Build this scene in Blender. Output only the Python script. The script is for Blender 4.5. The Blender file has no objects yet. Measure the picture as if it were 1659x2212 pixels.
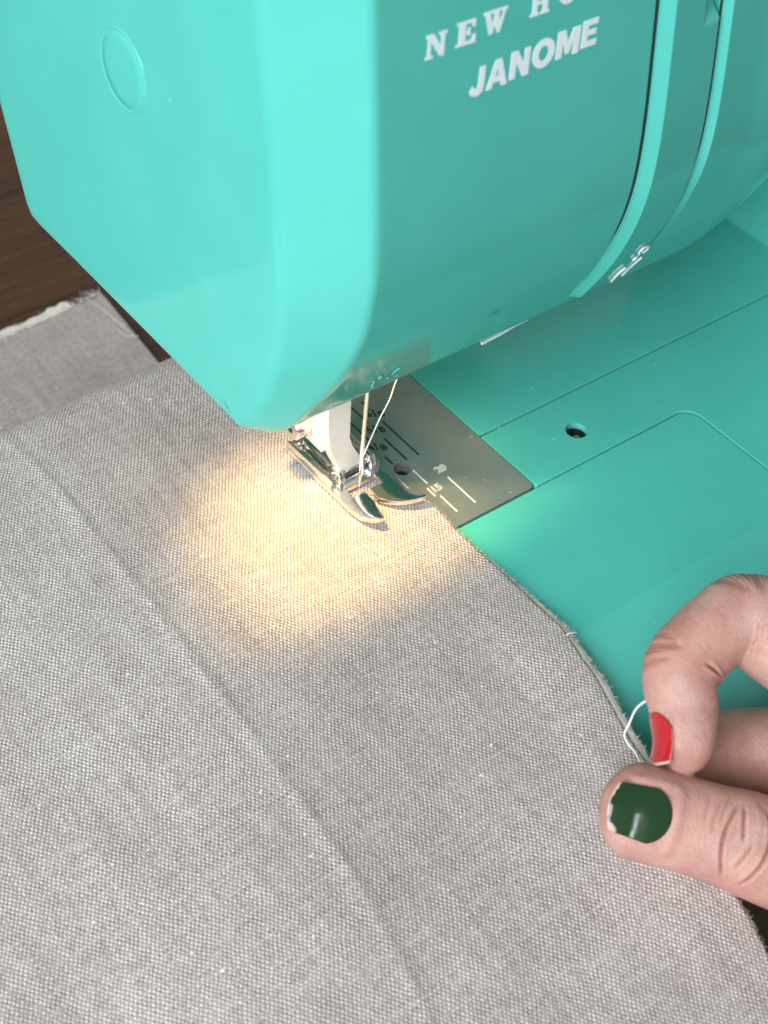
import bpy, bmesh, math, random
import numpy as np
from mathutils import Vector, Matrix

random.seed(7)
rng = np.random.default_rng(7)
S = 0.01                      # the scene is laid out in centimetres, built in metres
scene = bpy.context.scene

# ------------------------------------------------------------------ camera
PITCH, YAW, ROLL = math.radians(44.689), math.radians(-42.173), math.radians(6.037)
FPX = 3300.0                  # focal length in pixels of a 1659 x 2212 picture
def rx(a): return np.array([[1,0,0],[0,math.cos(a),-math.sin(a)],[0,math.sin(a),math.cos(a)]])
def rz(a): return np.array([[math.cos(a),-math.sin(a),0],[math.sin(a),math.cos(a),0],[0,0,1]])
RM = rz(YAW) @ rx(PITCH) @ rz(ROLL)
CAM = np.array([-15.80, -18.35, 23.86])      # needle point is the origin, plate top is z = 0
RIGHT, UP, BACK = RM[:,0], RM[:,1], RM[:,2]
def ray(px, py): return RM @ np.array([(px-829.5)/FPX, -(py-1106.)/FPX, -1.])
def onz(px, py, z): r = ray(px,py); return CAM + r*(z-CAM[2])/r[2]
def onx(px, py, x): r = ray(px,py); return CAM + r*(x-CAM[0])/r[0]
def ony(px, py, y): r = ray(px,py); return CAM + r*(y-CAM[1])/r[1]
def ond(px, py, d): return CAM + ray(px,py)*d

cam_data = bpy.data.cameras.new('camera')
cam = bpy.data.objects.new('camera', cam_data)
scene.collection.objects.link(cam)
cam_data.sensor_fit = 'VERTICAL'; cam_data.sensor_height = 24.0; cam_data.sensor_width = 18.0
cam_data.lens = 24.0*FPX/2212.0
cam_data.clip_start = 0.01; cam_data.clip_end = 50
M4 = Matrix([[*RM[i], CAM[i]*S] for i in range(3)] + [[0,0,0,1]])
cam.matrix_world = M4
cam_data.dof.use_dof = True
cam_data.dof.focus_distance = 0.318
cam_data.dof.aperture_fstop = 16
scene.camera = cam

# ------------------------------------------------------------------ world and light
world = bpy.data.worlds.new('World'); scene.world = world; world.use_nodes = True
bgn = world.node_tree.nodes['Background']
bgn.inputs[0].default_value = (0.94, 0.96, 0.92, 1); bgn.inputs[1].default_value = 0.33

def area(name, loc, target, size, energy, color):
    l = bpy.data.lights.new(name, 'AREA'); l.shape = 'RECTANGLE'; l.size, l.size_y = size; l.energy = energy; l.color = color
    o = bpy.data.objects.new(name, l); scene.collection.objects.link(o)
    o.location = Vector(loc)*S
    o.rotation_euler = (Vector(target)-Vector(loc)).to_track_quat('-Z','Y').to_euler()
    return o
area('window_light', (-84, -33, 52), (0,0,3), (0.75, 0.75), 17.6, (0.92, 0.95, 1.0))

scene.view_settings.view_transform = 'Standard'; scene.view_settings.look = 'None'
scene.view_settings.exposure = 0.0; scene.view_settings.gamma = 1.0
scene.view_settings.use_curve_mapping = False
scene.render.engine = 'CYCLES'

# ------------------------------------------------------------------ materials
class N:
    def __init__(s, name):
        s.m = bpy.data.materials.new(name); s.m.use_nodes = True
        s.t = s.m.node_tree; s.b = s.t.nodes['Principled BSDF']
    def n(s, typ, **kw):
        nd = s.t.nodes.new(typ)
        for k, v in kw.items(): setattr(nd, k, v)
        return nd
    def l(s, a, b): s.t.links.new(a, b)
    def set(s, **kw):
        for k, v in kw.items():
            s.b.inputs[k.replace('_',' ')].default_value = v
        return s
    def math(s, op, a, b=None, c=None):
        nd = s.n('ShaderNodeMath', operation=op)
        for i, v in enumerate((a,b,c)):
            if v is None: continue
            if isinstance(v, (int,float)): nd.inputs[i].default_value = v
            else: s.l(v, nd.inputs[i])
        return nd.outputs[0]
    def noise(s, vec, scale, detail=2.0, rough=0.5):
        nd = s.n('ShaderNodeTexNoise'); nd.inputs['Scale'].default_value = scale
        nd.inputs['Detail'].default_value = detail; nd.inputs['Roughness'].default_value = rough
        if vec is not None: s.l(vec, nd.inputs['Vector'])
        return nd.outputs['Fac']
    def ramp(s, fac, stops):
        nd = s.n('ShaderNodeValToRGB'); s.l(fac, nd.inputs[0])
        e = nd.color_ramp.elements
        while len(e) < len(stops): e.new(0.5)
        for el, (p, c) in zip(e, stops): el.position = p; el.color = (*c, 1)
        return nd.outputs[0]
    def bump(s, h, strength, dist):
        nd = s.n('ShaderNodeBump'); nd.inputs['Strength'].default_value = strength; nd.inputs['Distance'].default_value = dist
        s.l(h, nd.inputs['Height']); s.l(nd.outputs[0], s.b.inputs['Normal'])
    def obj(s): return s.n('ShaderNodeTexCoord').outputs['Object']
    def uv(s): return s.n('ShaderNodeTexCoord').outputs['UV']
    def mapped(s, vec, scale, rot=(0,0,0)):
        nd = s.n('ShaderNodeMapping'); s.l(vec, nd.inputs[0]); nd.inputs['Scale'].default_value = scale; nd.inputs['Rotation'].default_value = rot
        return nd.outputs[0]
    def mix(s, fac, a, b, blend='MIX'):
        nd = s.n('ShaderNodeMix', data_type='RGBA', blend_type=blend)
        for i, v in ((0,fac),(6,a),(7,b)):
            if isinstance(v, (int,float)): nd.inputs[i].default_value = v
            elif isinstance(v, tuple): nd.inputs[i].default_value = (*v,1) if len(v)==3 else v
            else: s.l(v, nd.inputs[i])
        return nd.outputs[2]

def mat_teal():
    k = N('teal_plastic'); c = k.obj()
    k.set(Roughness=0.2)
    k.b.inputs['Specular IOR Level'].default_value = 0.5
    n = k.noise(c, 60, 3)
    k.l(k.ramp(n, [(0.3,(0.088,0.515,0.445)),(0.7,(0.096,0.545,0.472))]), k.b.inputs['Base Color'])
    r = k.noise(c, 220, 4, 0.6); sm = k.noise(k.mapped(c, (1,1.8,1), (0.3,0.5,0.4)), 38, 5, 0.65)
    k.l(k.math('ADD', k.math('MULTIPLY_ADD', r, 0.06, 0.015), k.math('MULTIPLY', sm, 0.14)), k.b.inputs['Roughness'])
    k.bump(k.noise(c, 2600, 2), 0.05, 0.00008)
    return k.m
def mat_simple(name, col, rough, metal=0.0, var=0.06, scale=300, **kw):
    k = N(name); c = k.obj()
    n = k.noise(c, scale, 4, 0.6)
    lo = tuple(max(0,x*(1-var)) for x in col); hi = tuple(min(1,x*(1+var)) for x in col)
    k.l(k.ramp(n, [(0.3,lo),(0.7,hi)]), k.b.inputs['Base Color'])
    k.l(k.math('MULTIPLY_ADD', k.noise(c, scale*3, 3, .6), 0.12, rough-0.06), k.b.inputs['Roughness'])
    k.set(Metallic=metal)
    for a, v in kw.items(): k.b.inputs[a.replace('_',' ')].default_value = v
    return k.m
def mat_steel():
    k = N('satin_steel'); c = k.obj()
    k.set(Metallic=0.80)
    fine = k.noise(c, 5000, 3, .7)
    big = k.noise(c, 90, 3, .6)
    k.l(k.ramp(big, [(0.3,(0.58,0.58,0.57)),(0.7,(0.66,0.66,0.65))]), k.b.inputs['Base Color'])
    k.l(k.math('MULTIPLY_ADD', big, 0.14, 0.31), k.b.inputs['Roughness'])
    k.bump(fine, 0.25, 0.00003)
    return k.m
def mat_chrome():
    k = N('chrome'); c = k.obj()
    k.set(Metallic=1.0)
    scr = k.noise(k.mapped(c, (1,0.25,1), (0,0,0.5)), 1500, 4, .7)
    k.l(k.ramp(scr, [(0.35,(0.74,0.74,0.73)),(0.6,(0.92,0.92,0.91))]), k.b.inputs['Base Color'])
    k.l(k.math('MULTIPLY_ADD', k.noise(c, 900, 4, .7), 0.26, 0.05), k.b.inputs['Roughness'])
    return k.m
def mat_fabric():
    k = N('chambray_cotton'); uv = k.uv()
    # uv is in centimetres along weft and warp
    wob = k.n('ShaderNodeTexNoise'); wob.inputs['Scale'].default_value = 1.3; wob.inputs['Detail'].default_value = 3
    k.l(uv, wob.inputs['Vector'])
    add = k.n('ShaderNodeVectorMath', operation='MULTIPLY_ADD'); k.l(wob.outputs['Color'], add.inputs[0])
    add.inputs[1].default_value = (0.10,0.10,0)
    wob2 = k.n('ShaderNodeTexNoise'); wob2.inputs['Scale'].default_value = 7.0; wob2.inputs['Detail'].default_value = 2
    k.l(uv, wob2.inputs['Vector'])
    add0 = k.n('ShaderNodeVectorMath', operation='MULTIPLY_ADD'); k.l(wob2.outputs['Color'], add0.inputs[0]); add0.inputs[1].default_value = (0.035,0.035,0); k.l(uv, add0.inputs[2])
    k.l(add0.outputs[0], add.inputs[2])
    sep = k.n('ShaderNodeSeparateXYZ'); k.l(add.outputs[0], sep.inputs[0])
    a = k.math('DIVIDE', sep.outputs[0], 0.044); b = k.math('DIVIDE', sep.outputs[1], 0.062)
    ia, ib = k.math('FLOOR', a), k.math('FLOOR', b)
    fa, fb = k.math('FRACT', a), k.math('FRACT', b)
    chk = k.math('MODULO', k.math('ADD', ia, k.math('ADD', ib, 20000.0)), 2.0)
    chk = k.math('GREATER_THAN', k.math('ABSOLUTE', chk), 0.5)
    sa = k.math('SINE', k.math('MULTIPLY', fa, math.pi)); sb = k.math('SINE', k.math('MULTIPLY', fb, math.pi))
    hw = k.math('MULTIPLY', k.math('POWER', sa, 0.8), k.math('MULTIPLY_ADD', sb, 0.60, 0.40))   # pale warp on top
    hp = k.math('MULTIPLY', k.math('POWER', sb, 0.9), k.math('MULTIPLY_ADD', sa, 0.40, 0.12))    # grey weft on top
    hmix = k.n('ShaderNodeMix', data_type='FLOAT'); k.l(chk, hmix.inputs[0]); k.l(hp, hmix.inputs[2]); k.l(hw, hmix.inputs[3])
    h = hmix.outputs[0]
    # slubs: threads that swell along their length
    comb = k.n('ShaderNodeCombineXYZ'); k.l(k.math('MULTIPLY', sep.outputs[0], 1.1), comb.inputs[0]); k.l(k.math('MULTIPLY', ib, 3.17), comb.inputs[1])
    sl = k.noise(comb.outputs[0], 1.0, 3, .6)
    comb2 = k.n('ShaderNodeCombineXYZ'); k.l(k.math('MULTIPLY', ia, 2.71), comb2.inputs[0]); k.l(k.math('MULTIPLY', sep.outputs[1], 0.8), comb2.inputs[1])
    sl2 = k.noise(comb2.outputs[0], 1.0, 3, .6)
    white = k.ramp(sl2, [(0.30,(0.76,0.72,0.69)),(0.5,(0.95,0.915,0.89)),(0.66,(1.0,0.985,0.97))])
    grey = k.ramp(sl, [(0.30,(0.36,0.325,0.315)),(0.5,(0.49,0.45,0.435)),(0.68,(0.69,0.66,0.64))])
    cid = k.n('ShaderNodeCombineXYZ'); k.l(ia, cid.inputs[0]); k.l(ib, cid.inputs[1])
    wn = k.n('ShaderNodeTexWhiteNoise', noise_dimensions='2D'); k.l(cid.outputs[0], wn.inputs['Vector'])
    col = k.mix(chk, grey, white)
    col = k.mix(1.0, col, k.ramp(wn.outputs['Value'], [(0.0,(0.74,0.73,0.73)),(0.5,(0.95,0.95,0.95)),(1.0,(1.0,1.0,1.0))]), 'MULTIPLY')
    pit = k.ramp(h, [(0.0,(0.37,0.35,0.345)),(0.46,(1,1,1))])      # shade between the yarns, put into the colour by height
    col = k.mix(1.0, col, pit, 'MULTIPLY')
    stk = k.ramp(k.noise(k.mapped(uv, (3.5,0.28,1)), 1.0, 4, .65), [(0.32,(0.87,0.86,0.855)),(0.62,(1,1,1))])
    col = k.mix(1.0, col, stk, 'MULTIPLY')
    blot = k.ramp(k.noise(uv, 0.55, 4, .6), [(0.3,(0.87,0.85,0.85)),(0.7,(1,1,1))])
    col = k.mix(1.0, col, blot, 'MULTIPLY')
    # white neps
    vor = k.n('ShaderNodeTexVoronoi'); vor.inputs['Scale'].default_value = 1.5; k.l(add.outputs[0], vor.inputs['Vector'])
    nep = k.math('LESS_THAN', vor.outputs['Distance'], 0.045)
    col = k.mix(nep, col, (0.93,0.93,0.94))
    col = k.mix(1.0, col, (1.0,0.962,0.940), 'MULTIPLY')
    k.l(col, k.b.inputs['Base Color'])
    k.set(Roughness=0.85); k.b.inputs['Specular IOR Level'].default_value = 0.25
    k.b.inputs['Sheen Weight'].default_value = 0.15; k.b.inputs['Sheen Roughness'].default_value = 0.5
    k.bump(h, 0.55, 0.00022)
    return k.m
def mat_lining():
    k = N('cream_batting'); c = k.obj()
    n = k.noise(c, 900, 5, .7)
    k.l(k.ramp(n, [(0.3,(0.76,0.72,0.62)),(0.7,(0.92,0.89,0.80))]), k.b.inputs['Base Color'])
    k.set(Roughness=0.95); k.b.inputs['Sheen Weight'].default_value = 0.3
    k.bump(n, 0.7, 0.0004)
    return k.m
def mat_wood():
    k = N('dark_wood'); c = k.obj()
    g = k.mapped(c, (8,160,8), (0,0,math.radians(-34)))
    w = k.noise(g, 1.0, 6, .62)
    fine = k.noise(k.mapped(c, (30,900,30), (0,0,math.radians(-34))), 1.0, 4, .6)
    col = k.ramp(w, [(0.32,(0.030,0.013,0.005)),(0.5,(0.075,0.034,0.012)),(0.68,(0.125,0.060,0.022))])
    col = k.mix(0.35, col, k.ramp(fine, [(0.35,(0.03,0.013,0.005)),(0.65,(0.13,0.062,0.024))]))
    k.l(col, k.b.inputs['Base Color'])
    k.l(k.math('MULTIPLY_ADD', fine, 0.2, 0.35), k.b.inputs['Roughness'])
    k.bump(fine, 0.3, 0.0003)
    return k.m
def mat_skin():
    k = N('skin'); c = k.obj()
    n = k.noise(c, 130, 4, .6)
    col = k.ramp(n, [(0.28,(0.41,0.205,0.168)),(0.5,(0.51,0.295,0.245)),(0.72,(0.59,0.375,0.315))])
    red = k.noise(c, 55, 2)
    col = k.mix(k.math('MULTIPLY', k.math('SUBTRACT', red, 0.40), 1.8), col, (0.52,0.20,0.155))
    at = k.n('ShaderNodeAttribute'); at.attribute_name = 'flush_shade'
    col = k.mix(at.outputs['Fac'], col, (0.30,0.105,0.08))  # skin redness, plus shade painted into the folds
    k.l(col, k.b.inputs['Base Color'])
    k.b.inputs['Subsurface Weight'].default_value = 0.16
    k.b.inputs['Subsurface Radius'].default_value = (1.0,0.36,0.20); k.b.inputs['Subsurface Scale'].default_value = 0.0022
    k.l(k.math('MULTIPLY_ADD', k.noise(c, 700, 3), 0.2, 0.36), k.b.inputs['Roughness'])
    k.b.inputs['Specular IOR Level'].default_value = 0.45
    vor = k.n('ShaderNodeTexVoronoi'); vor.feature = 'DISTANCE_TO_EDGE'; vor.inputs['Scale'].default_value = 1500
    k.l(k.mapped(c, (1,1,1)), vor.inputs['Vector'])
    e = k.math('MINIMUM', vor.outputs['Distance'], 0.12)
    fa = k.n('ShaderNodeAttribute'); fa.attribute_name = 'fing'
    lines = k.noise(k.mapped(fa.outputs['Vector'], (26,2.6,2.6)), 1.0, 4, .62)
    hh = k.math('ADD', k.math('MULTIPLY', e, 2.2), k.math('ADD', k.math('MULTIPLY', k.noise(c, 500, 3), 0.7), k.math('MULTIPLY', lines, 0.65)))
    k.bump(hh, 0.75, 0.00022)
    return k.m
def mat_polish(name, a, b):
    k = N(name); c = k.obj()
    st = k.noise(k.mapped(c, (300,2200,300), (0,0,0.3)), 1.0, 2)
    k.l(k.ramp(st, [(0.35,a),(0.65,b)]), k.b.inputs['Base Color'])
    k.set(Roughness=0.16); k.b.inputs['Coat Weight'].default_value = 0.6; k.b.inputs['Coat Roughness'].default_value = 0.06
    k.bump(k.noise(c, 500, 2), 0.12, 0.0003)
    return k.m
TEAL = mat_teal(); STEEL = mat_steel(); CHROME = mat_chrome()
WHITEPL = mat_simple('white_plastic', (0.78,0.77,0.74), 0.32, var=.03)
FABRIC = mat_fabric(); LINING = mat_lining(); WOOD = mat_wood(); SKIN = mat_skin()
RED = mat_polish('red_polish', (0.43,0.002,0.010), (0.48,0.004,0.014))
GREEN = mat_polish('green_polish', (0.003,0.033,0.006), (0.0035,0.037,0.007))
NAIL = mat_simple('bare_nail', (0.56,0.40,0.31), 0.3)
THREAD = mat_simple('white_thread', (0.82,0.81,0.77), 0.6, var=.1, scale=3000)
DARK = mat_simple('dark_inner', (0.018,0.03,0.028), 0.5)
PRINT = mat_simple('white_print', (0.80,0.93,0.95), 0.4, var=.05, scale=1200)
LINE_SHADED = mat_simple('shaded_line_steel', (0.13,0.14,0.13), 0.3, metal=1.0, var=.1)  # rear plate markings: dark reflection of the head put into the colour
LINE_LIT = mat_simple('lit_line_steel', (0.80,0.79,0.74), 0.42, metal=0.35, var=.12)  # front plate markings: lamp highlight put into the colour of the same steel
BRASS = mat_simple('brown_screw', (0.30,0.22,0.14), 0.3, metal=1.0, var=.2)
def mat_bulb():
    k = N('bulb_glass'); k.set(Roughness=0.3)
    k.b.inputs['Base Color'].default_value = (1,.85,.6,1)
    k.b.inputs['Emission Color'].default_value = (1,.72,.38,1); k.b.inputs['Emission Strength'].default_value = 12
    return k.m
BULB = mat_bulb()

# ------------------------------------------------------------------ object helpers
def wl(o):
    v = np.zeros(3)
    while o is not None: v = v + np.array(o.location)/S; o = o.parent
    return v
def tag(o, label=None, cat=None, group=None, kind=None):
    if label: o['label'] = label
    if cat: o['category'] = cat
    if group: o['group'] = group
    if kind: o['kind'] = kind
    return o
def empty(name, loc):
    o = bpy.data.objects.new(name, None); scene.collection.objects.link(o)
    o.location = Vector([float(x)*S for x in loc]); o.empty_display_size = 0.01
    return o
def mk(name, verts, faces, mat, parent=None, smooth=True, sharp=None):
    me = bpy.data.meshes.new(name)
    v = (np.asarray(verts, float) - wl(parent))*S
    me.from_pydata(v.tolist(), [], [tuple(int(i) for i in f) for f in faces]); me.validate(); me.update()
    return mko(name, me, mat, parent, smooth, sharp)
def mko(name, me, mat, parent=None, smooth=True, sharp=None):
    me.materials.clear(); me.materials.append(mat)
    for p in me.polygons: p.use_smooth = smooth
    if smooth and sharp: me.set_sharp_from_angle(angle=math.radians(sharp))
    o = bpy.data.objects.new(name, me); scene.collection.objects.link(o)
    o.parent = parent
    return o
def from_bm(name, bm, mat, parent=None, smooth=True, sharp=35):
    off = wl(parent)
    for v in bm.verts: v.co = (v.co - Vector(off))*S
    bmesh.ops.recalc_face_normals(bm, faces=bm.faces)
    me = bpy.data.meshes.new(name); bm.to_mesh(me); bm.free()
    return mko(name, me, mat, parent, smooth, sharp)
def prism_bm(pts, z0, z1, bev=0.0, seg=2, bm=None, xf=None, only_top=False):
    """polygon in plan between two heights with rounded edges; xf maps (a,b,c) to world"""
    b = bmesh.new()
    lo = [b.verts.new((p[0],p[1],z0)) for p in pts]; hi = [b.verts.new((p[0],p[1],z1)) for p in pts]
    n = len(pts)
    b.faces.new(lo[::-1]); top = b.faces.new(hi)
    for i in range(n): b.faces.new((lo[i],lo[(i+1)%n],hi[(i+1)%n],hi[i]))
    if bev:
        ed = list(top.edges) if only_top else list(b.edges)
        bmesh.ops.bevel(b, geom=ed, offset=bev, segments=seg, profile=.5, affect='EDGES', clamp_overlap=True)
    if xf:
        for v in b.verts: v.co = Vector(xf(*v.co))
    if bm is None: return b
    me = bpy.data.meshes.new('t'); b.to_mesh(me); b.free(); bm.from_mesh(me); bpy.data.meshes.remove(me)
    return bm
def box_bm(c, s, bev=0.0, seg=2, bm=None, xf=None):
    x,y,z = c; a,b_,d = s[0]/2,s[1]/2,s[2]/2
    return prism_bm([(x-a,y-b_),(x+a,y-b_),(x+a,y+b_),(x-a,y+b_)], z-d, z+d, bev, seg, bm, xf)
def lathe(prof, axis_o, axis, n=32, bm=None):
    """prof: list of (distance along axis, radius)"""
    axis = np.array(axis,float); axis /= np.linalg.norm(axis)
    h = np.array([0,0,1.]) if abs(axis[2])<.9 else np.array([1.,0,0])
    u = np.cross(axis,h); u /= np.linalg.norm(u); w = np.cross(axis,u)
    b = bm or bmesh.new(); rings=[]
    for t,r in prof:
        if r < 1e-5: rings.append([b.verts.new(np.array(axis_o)+axis*t)]); continue
        rings.append([b.verts.new(np.array(axis_o)+axis*t+r*(u*math.cos(2*math.pi*i/n)+w*math.sin(2*math.pi*i/n))) for i in range(n)])
    for A,B in zip(rings,rings[1:]):
        for i in range(n):
            j=(i+1)%n
            if len(A)==1 and len(B)==1: continue
            if len(A)==1: b.faces.new((A[0],B[i],B[j]))
            elif len(B)==1: b.faces.new((A[i],A[j],B[0]))
            else: b.faces.new((A[i],A[j],B[j],B[i]))
    return b
def crom(P, n):
    P = np.asarray(P,float); m = len(P)
    d = np.r_[0,np.cumsum(np.maximum(1e-9,np.linalg.norm(np.diff(P[:, :3],axis=0),axis=1)))]
    t = np.linspace(0,d[-1],n); out=[]
    tg = np.zeros_like(P)
    for i in range(m):
        a,b = max(i-1,0),min(i+1,m-1); tg[i]=(P[b]-P[a])/(d[b]-d[a])
    for x in t:
        i = min(max(np.searchsorted(d,x,side='right')-1,0),m-2); h=d[i+1]-d[i]; s=(x-d[i])/h
        out.append((2*s**3-3*s**2+1)*P[i]+(s**3-2*s**2+s)*h*tg[i]+(-2*s**3+3*s**2)*P[i+1]+(s**3-s**2)*h*tg[i+1])
    return np.array(out)
def tube(path, r, n=8, bm=None, caps=True, flat=1.0):
    path = np.asarray(path,float); m=len(path); b = bm or bmesh.new()
    r = np.full(m,r) if np.isscalar(r) else np.asarray(r)
    T = np.gradient(path,axis=0); T /= np.linalg.norm(T,axis=1)[:,None]
    u = np.cross(T[0],[.3,.2,1]); u/=np.linalg.norm(u); rings=[]
    for i in range(m):
        u = u - T[i]*(u@T[i]); u/=np.linalg.norm(u); w=np.cross(T[i],u)
        rings.append([b.verts.new(path[i]+r[i]*(u*math.cos(2*math.pi*k/n)+flat*w*math.sin(2*math.pi*k/n))) for k in range(n)])
    for A,B in zip(rings,rings[1:]):
        for k in range(n): b.faces.new((A[k],A[(k+1)%n],B[(k+1)%n],B[k]))
    if caps: b.faces.new(rings[0][::-1]); b.faces.new(rings[-1])
    return b
def twisted(path, r, pitch, bm=None):
    """two-ply thread"""
    path = np.asarray(path,float); L=np.linalg.norm(np.diff(path,axis=0),axis=1).sum()
    n = max(24,int(L/pitch*10)); P = crom(path,n)
    T = np.gradient(P,axis=0); T/=np.linalg.norm(T,axis=1)[:,None]
    u=np.cross(T[0],[.3,.2,1]); u/=np.linalg.norm(u); A=[];B=[]
    for i in range(n):
        u=u-T[i]*(u@T[i]); u/=np.linalg.norm(u); w=np.cross(T[i],u); a=2*math.pi*i/10*1.0
        o=(u*math.cos(a)+w*math.sin(a))*r*.62; A.append(P[i]+o); B.append(P[i]-o)
    bm = bm or bmesh.new(); tube(A,r*.62,6,bm); tube(B,r*.62,6,bm); return bm
def smooth01(x): x=np.clip(x,0,1); return x*x*(3-2*x)

# ================================================================== SETTING
TABLE_Z = -6.0
tb = mk('table', [(-90,-60,TABLE_Z),(110,-60,TABLE_Z),(110,90,TABLE_Z),(-90,90,TABLE_Z),
                  (-90,-60,TABLE_Z-3),(110,-60,TABLE_Z-3),(110,90,TABLE_Z-3),(-90,90,TABLE_Z-3)],
        [(0,1,2,3),(7,6,5,4),(0,4,5,1),(1,5,6,2),(2,6,7,3),(3,7,4,0)], WOOD, smooth=False)
tag(tb, 'dark brown wood table under the sewing machine', kind='structure')

# ================================================================== SEWING MACHINE
machine = empty('sewing_machine', (8,1,TABLE_Z))
tag(machine, 'glossy teal sewing machine with white lettering on its front', 'sewing machine')

# ---- bed: three shells of plastic with fine gaps between them
BEND, FRONT = -5.85, -9.0
def bed_z(y):
    z = -0.11*max(0,BEND-y)
    e = -7.0
    if y < e:
        t = min(1.0,(e-y)/2.06); z -= 2.1*(1-math.sqrt(max(0,1-t*t)))
    return z
CUTS = [BEND,-6.4,-7.0,-7.25,-7.5,-7.75,-7.95,-8.15,-8.35,-8.5,-8.65,-8.78,-8.88,-8.95,-9.0,-9.03,-9.05]
def bed_panel(name, pts, holes=()):
    b = bmesh.new(); vs=[b.verts.new((p[0],p[1],0)) for p in pts]; f=b.faces.new(vs)
    r = bmesh.ops.extrude_face_region(b, geom=[f]); nv=[v for v in r['geom'] if isinstance(v,bmesh.types.BMVert)]
    for v in nv: v.co.z -= 0.6
    bmesh.ops.recalc_face_normals(b, faces=b.faces)
    ed=[e for e in b.edges if all(v.co.z>-0.01 for v in e.verts)]
    bmesh.ops.bevel(b, geom=ed, offset=0.035, segments=3, profile=.5, affect='EDGES')
    for y in CUTS:
        bmesh.ops.bisect_plane(b, geom=list(b.verts)+list(b.edges)+list(b.faces), plane_co=(0,y,0), plane_no=(0,1,0))
    for v in b.verts: v.co.z += bed_z(v.co.y)
    o = from_bm(name, b, TEAL, machine, sharp=28)
    def finish(o):
        for e in o.data.edges:
            if all(abs(o.data.vertices[i].co.y/S+wl(machine)[1]-BEND)<.01 for i in e.vertices): e.use_edge_sharp=True
        wm=o.modifiers.new('wn','WEIGHTED_NORMAL'); wm.keep_sharp=True
    if not holes: finish(o)
    for (x,y,r,d) in holes:
        cb = lathe([(-.3,0),(-.3,r),(d,r),(d,0)],(x,y,0),(0,0,-1),40)
        c = from_bm('cutter', cb, TEAL, None)
        md=o.modifiers.new('b','BOOLEAN'); md.object=c; md.operation='DIFFERENCE'; md.solver='EXACT'
        c.location = Vector(-wl(machine)*0)
        dg=bpy.context.evaluated_depsgraph_get(); me=bpy.data.meshes.new_from_object(o.evaluated_get(dg))
        o.modifiers.clear(); old=o.data; o.data=me; bpy.data.meshes.remove(old)
        bpy.data.objects.remove(c)
        for p in me.polygons: p.use_smooth=True
        me.set_sharp_from_angle(angle=math.radians(28)); finish(o)
    return o
PX0,PX1,PY0,PY1 = -2.7,3.40,-2.10,3.3
rear = bed_panel('bed_panel', [(3.44,-.125),(22,-.125),(22,5.6),(-5.6,5.6),(-5.6,-.125),(PX0-.04,-.125),(PX0-.04,PY1+.04),(3.44,PY1+.04)])
ccx, ccy, cr = 8.36, -2.155, 0.45
arc = [(ccx-cr+cr*math.sin(a), ccy-cr+cr*math.cos(a)) for a in np.linspace(0,math.pi/2,8)]
front = bed_panel('bed_panel', [(3.44,-.165),(3.44,ccy+.02)]+[(x+.02,y+.02) for x,y in arc]+[(8.38,-9.1),(22,-9.1),(22,-.165)], holes=[(5.48,-1.26,.265,.72)])
cover = bed_panel('slide_cover', [(-5.6,-.165),(PX0-.04,-.165),(PX0-.04,PY0-.04)]+[(x-.02,y-.02) for x,y in arc]+[(8.34,-9.1),(-5.6,-9.1)])
b = prism_bm([(-5.55,-9.0),(21.9,-9.0),(21.9,5.5),(-5.55,5.5)], TABLE_Z+.25, -2.75, .05)
from_bm('bed_base', b, TEAL, machine)
for x in (-4.6,20.8):
    for y in (-8,4.6): from_bm('rubber_foot', lathe([(0,0),(0,.6),(.4,.6),(.4,0)],(x,y,TABLE_Z),(0,0,1),16), DARK, machine)
# screw down in the hole
b = lathe([(.17,.262),(.58,.262),(.58,0)],(5.48,-1.26,0),(0,0,-1),32); from_bm('screw_well',b,DARK,machine)  # dark liner: shade of the cavity put into the colour
b = lathe([(0,0),(0,.13),(.03,.16),(.08,.13),(.12,.16),(.17,.13),(.21,.16),(.26,.13),(.30,.15),(.34,.1),(.34,0)],(5.50,-1.30,-.56),(0,0,1),28)
from_bm('bed_screw', b, BRASS, machine)

# ---- needle plate
def plate():
    b = bmesh.new()
    pts=[]
    for cx,cy,a0 in ((PX0+.12,PY0+.12,180),(PX1-.12,PY0+.12,270),(PX1-.12,PY1-.12,0),(PX0+.12,PY1-.12,90)):
        for a in np.linspace(0,90,4): pts.append((cx+.12*math.cos(math.radians(a0+a)),cy+.12*math.sin(math.radians(a0+a))))
    b = prism_bm(pts,-.25,.012,.02,2)
    o = from_bm('needle_plate', b, STEEL, machine, sharp=28)
    for (x,y,r) in ((1.22,-.02,.205),):
        c = from_bm('cutter', lathe([(-.3,0),(-.3,r),(.5,r),(.5,0)],(x,y,0),(0,0,-1),36), STEEL, None)
        md=o.modifiers.new('b','BOOLEAN'); md.object=c; md.operation='DIFFERENCE'; md.solver='EXACT'
        dg=bpy.context.evaluated_depsgraph_get(); me=bpy.data.meshes.new_from_object(o.evaluated_get(dg))
        o.modifiers.clear(); o.data=me; bpy.data.objects.remove(c)
        for p in me.polygons: p.use_smooth=True
        me.set_sharp_from_angle(angle=math.radians(28))
    return o
plate_o = plate(); plate_o.modifiers.new('wn','WEIGHTED_NORMAL').keep_sharp=True
b = lathe([(0,0),(0,.17),(.04,.19),(.06,.15),(.07,0)],(1.20,-.06,-.38),(0,0,1),28)
from_bm('plate_screw', b, BRASS, plate_o)
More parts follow.
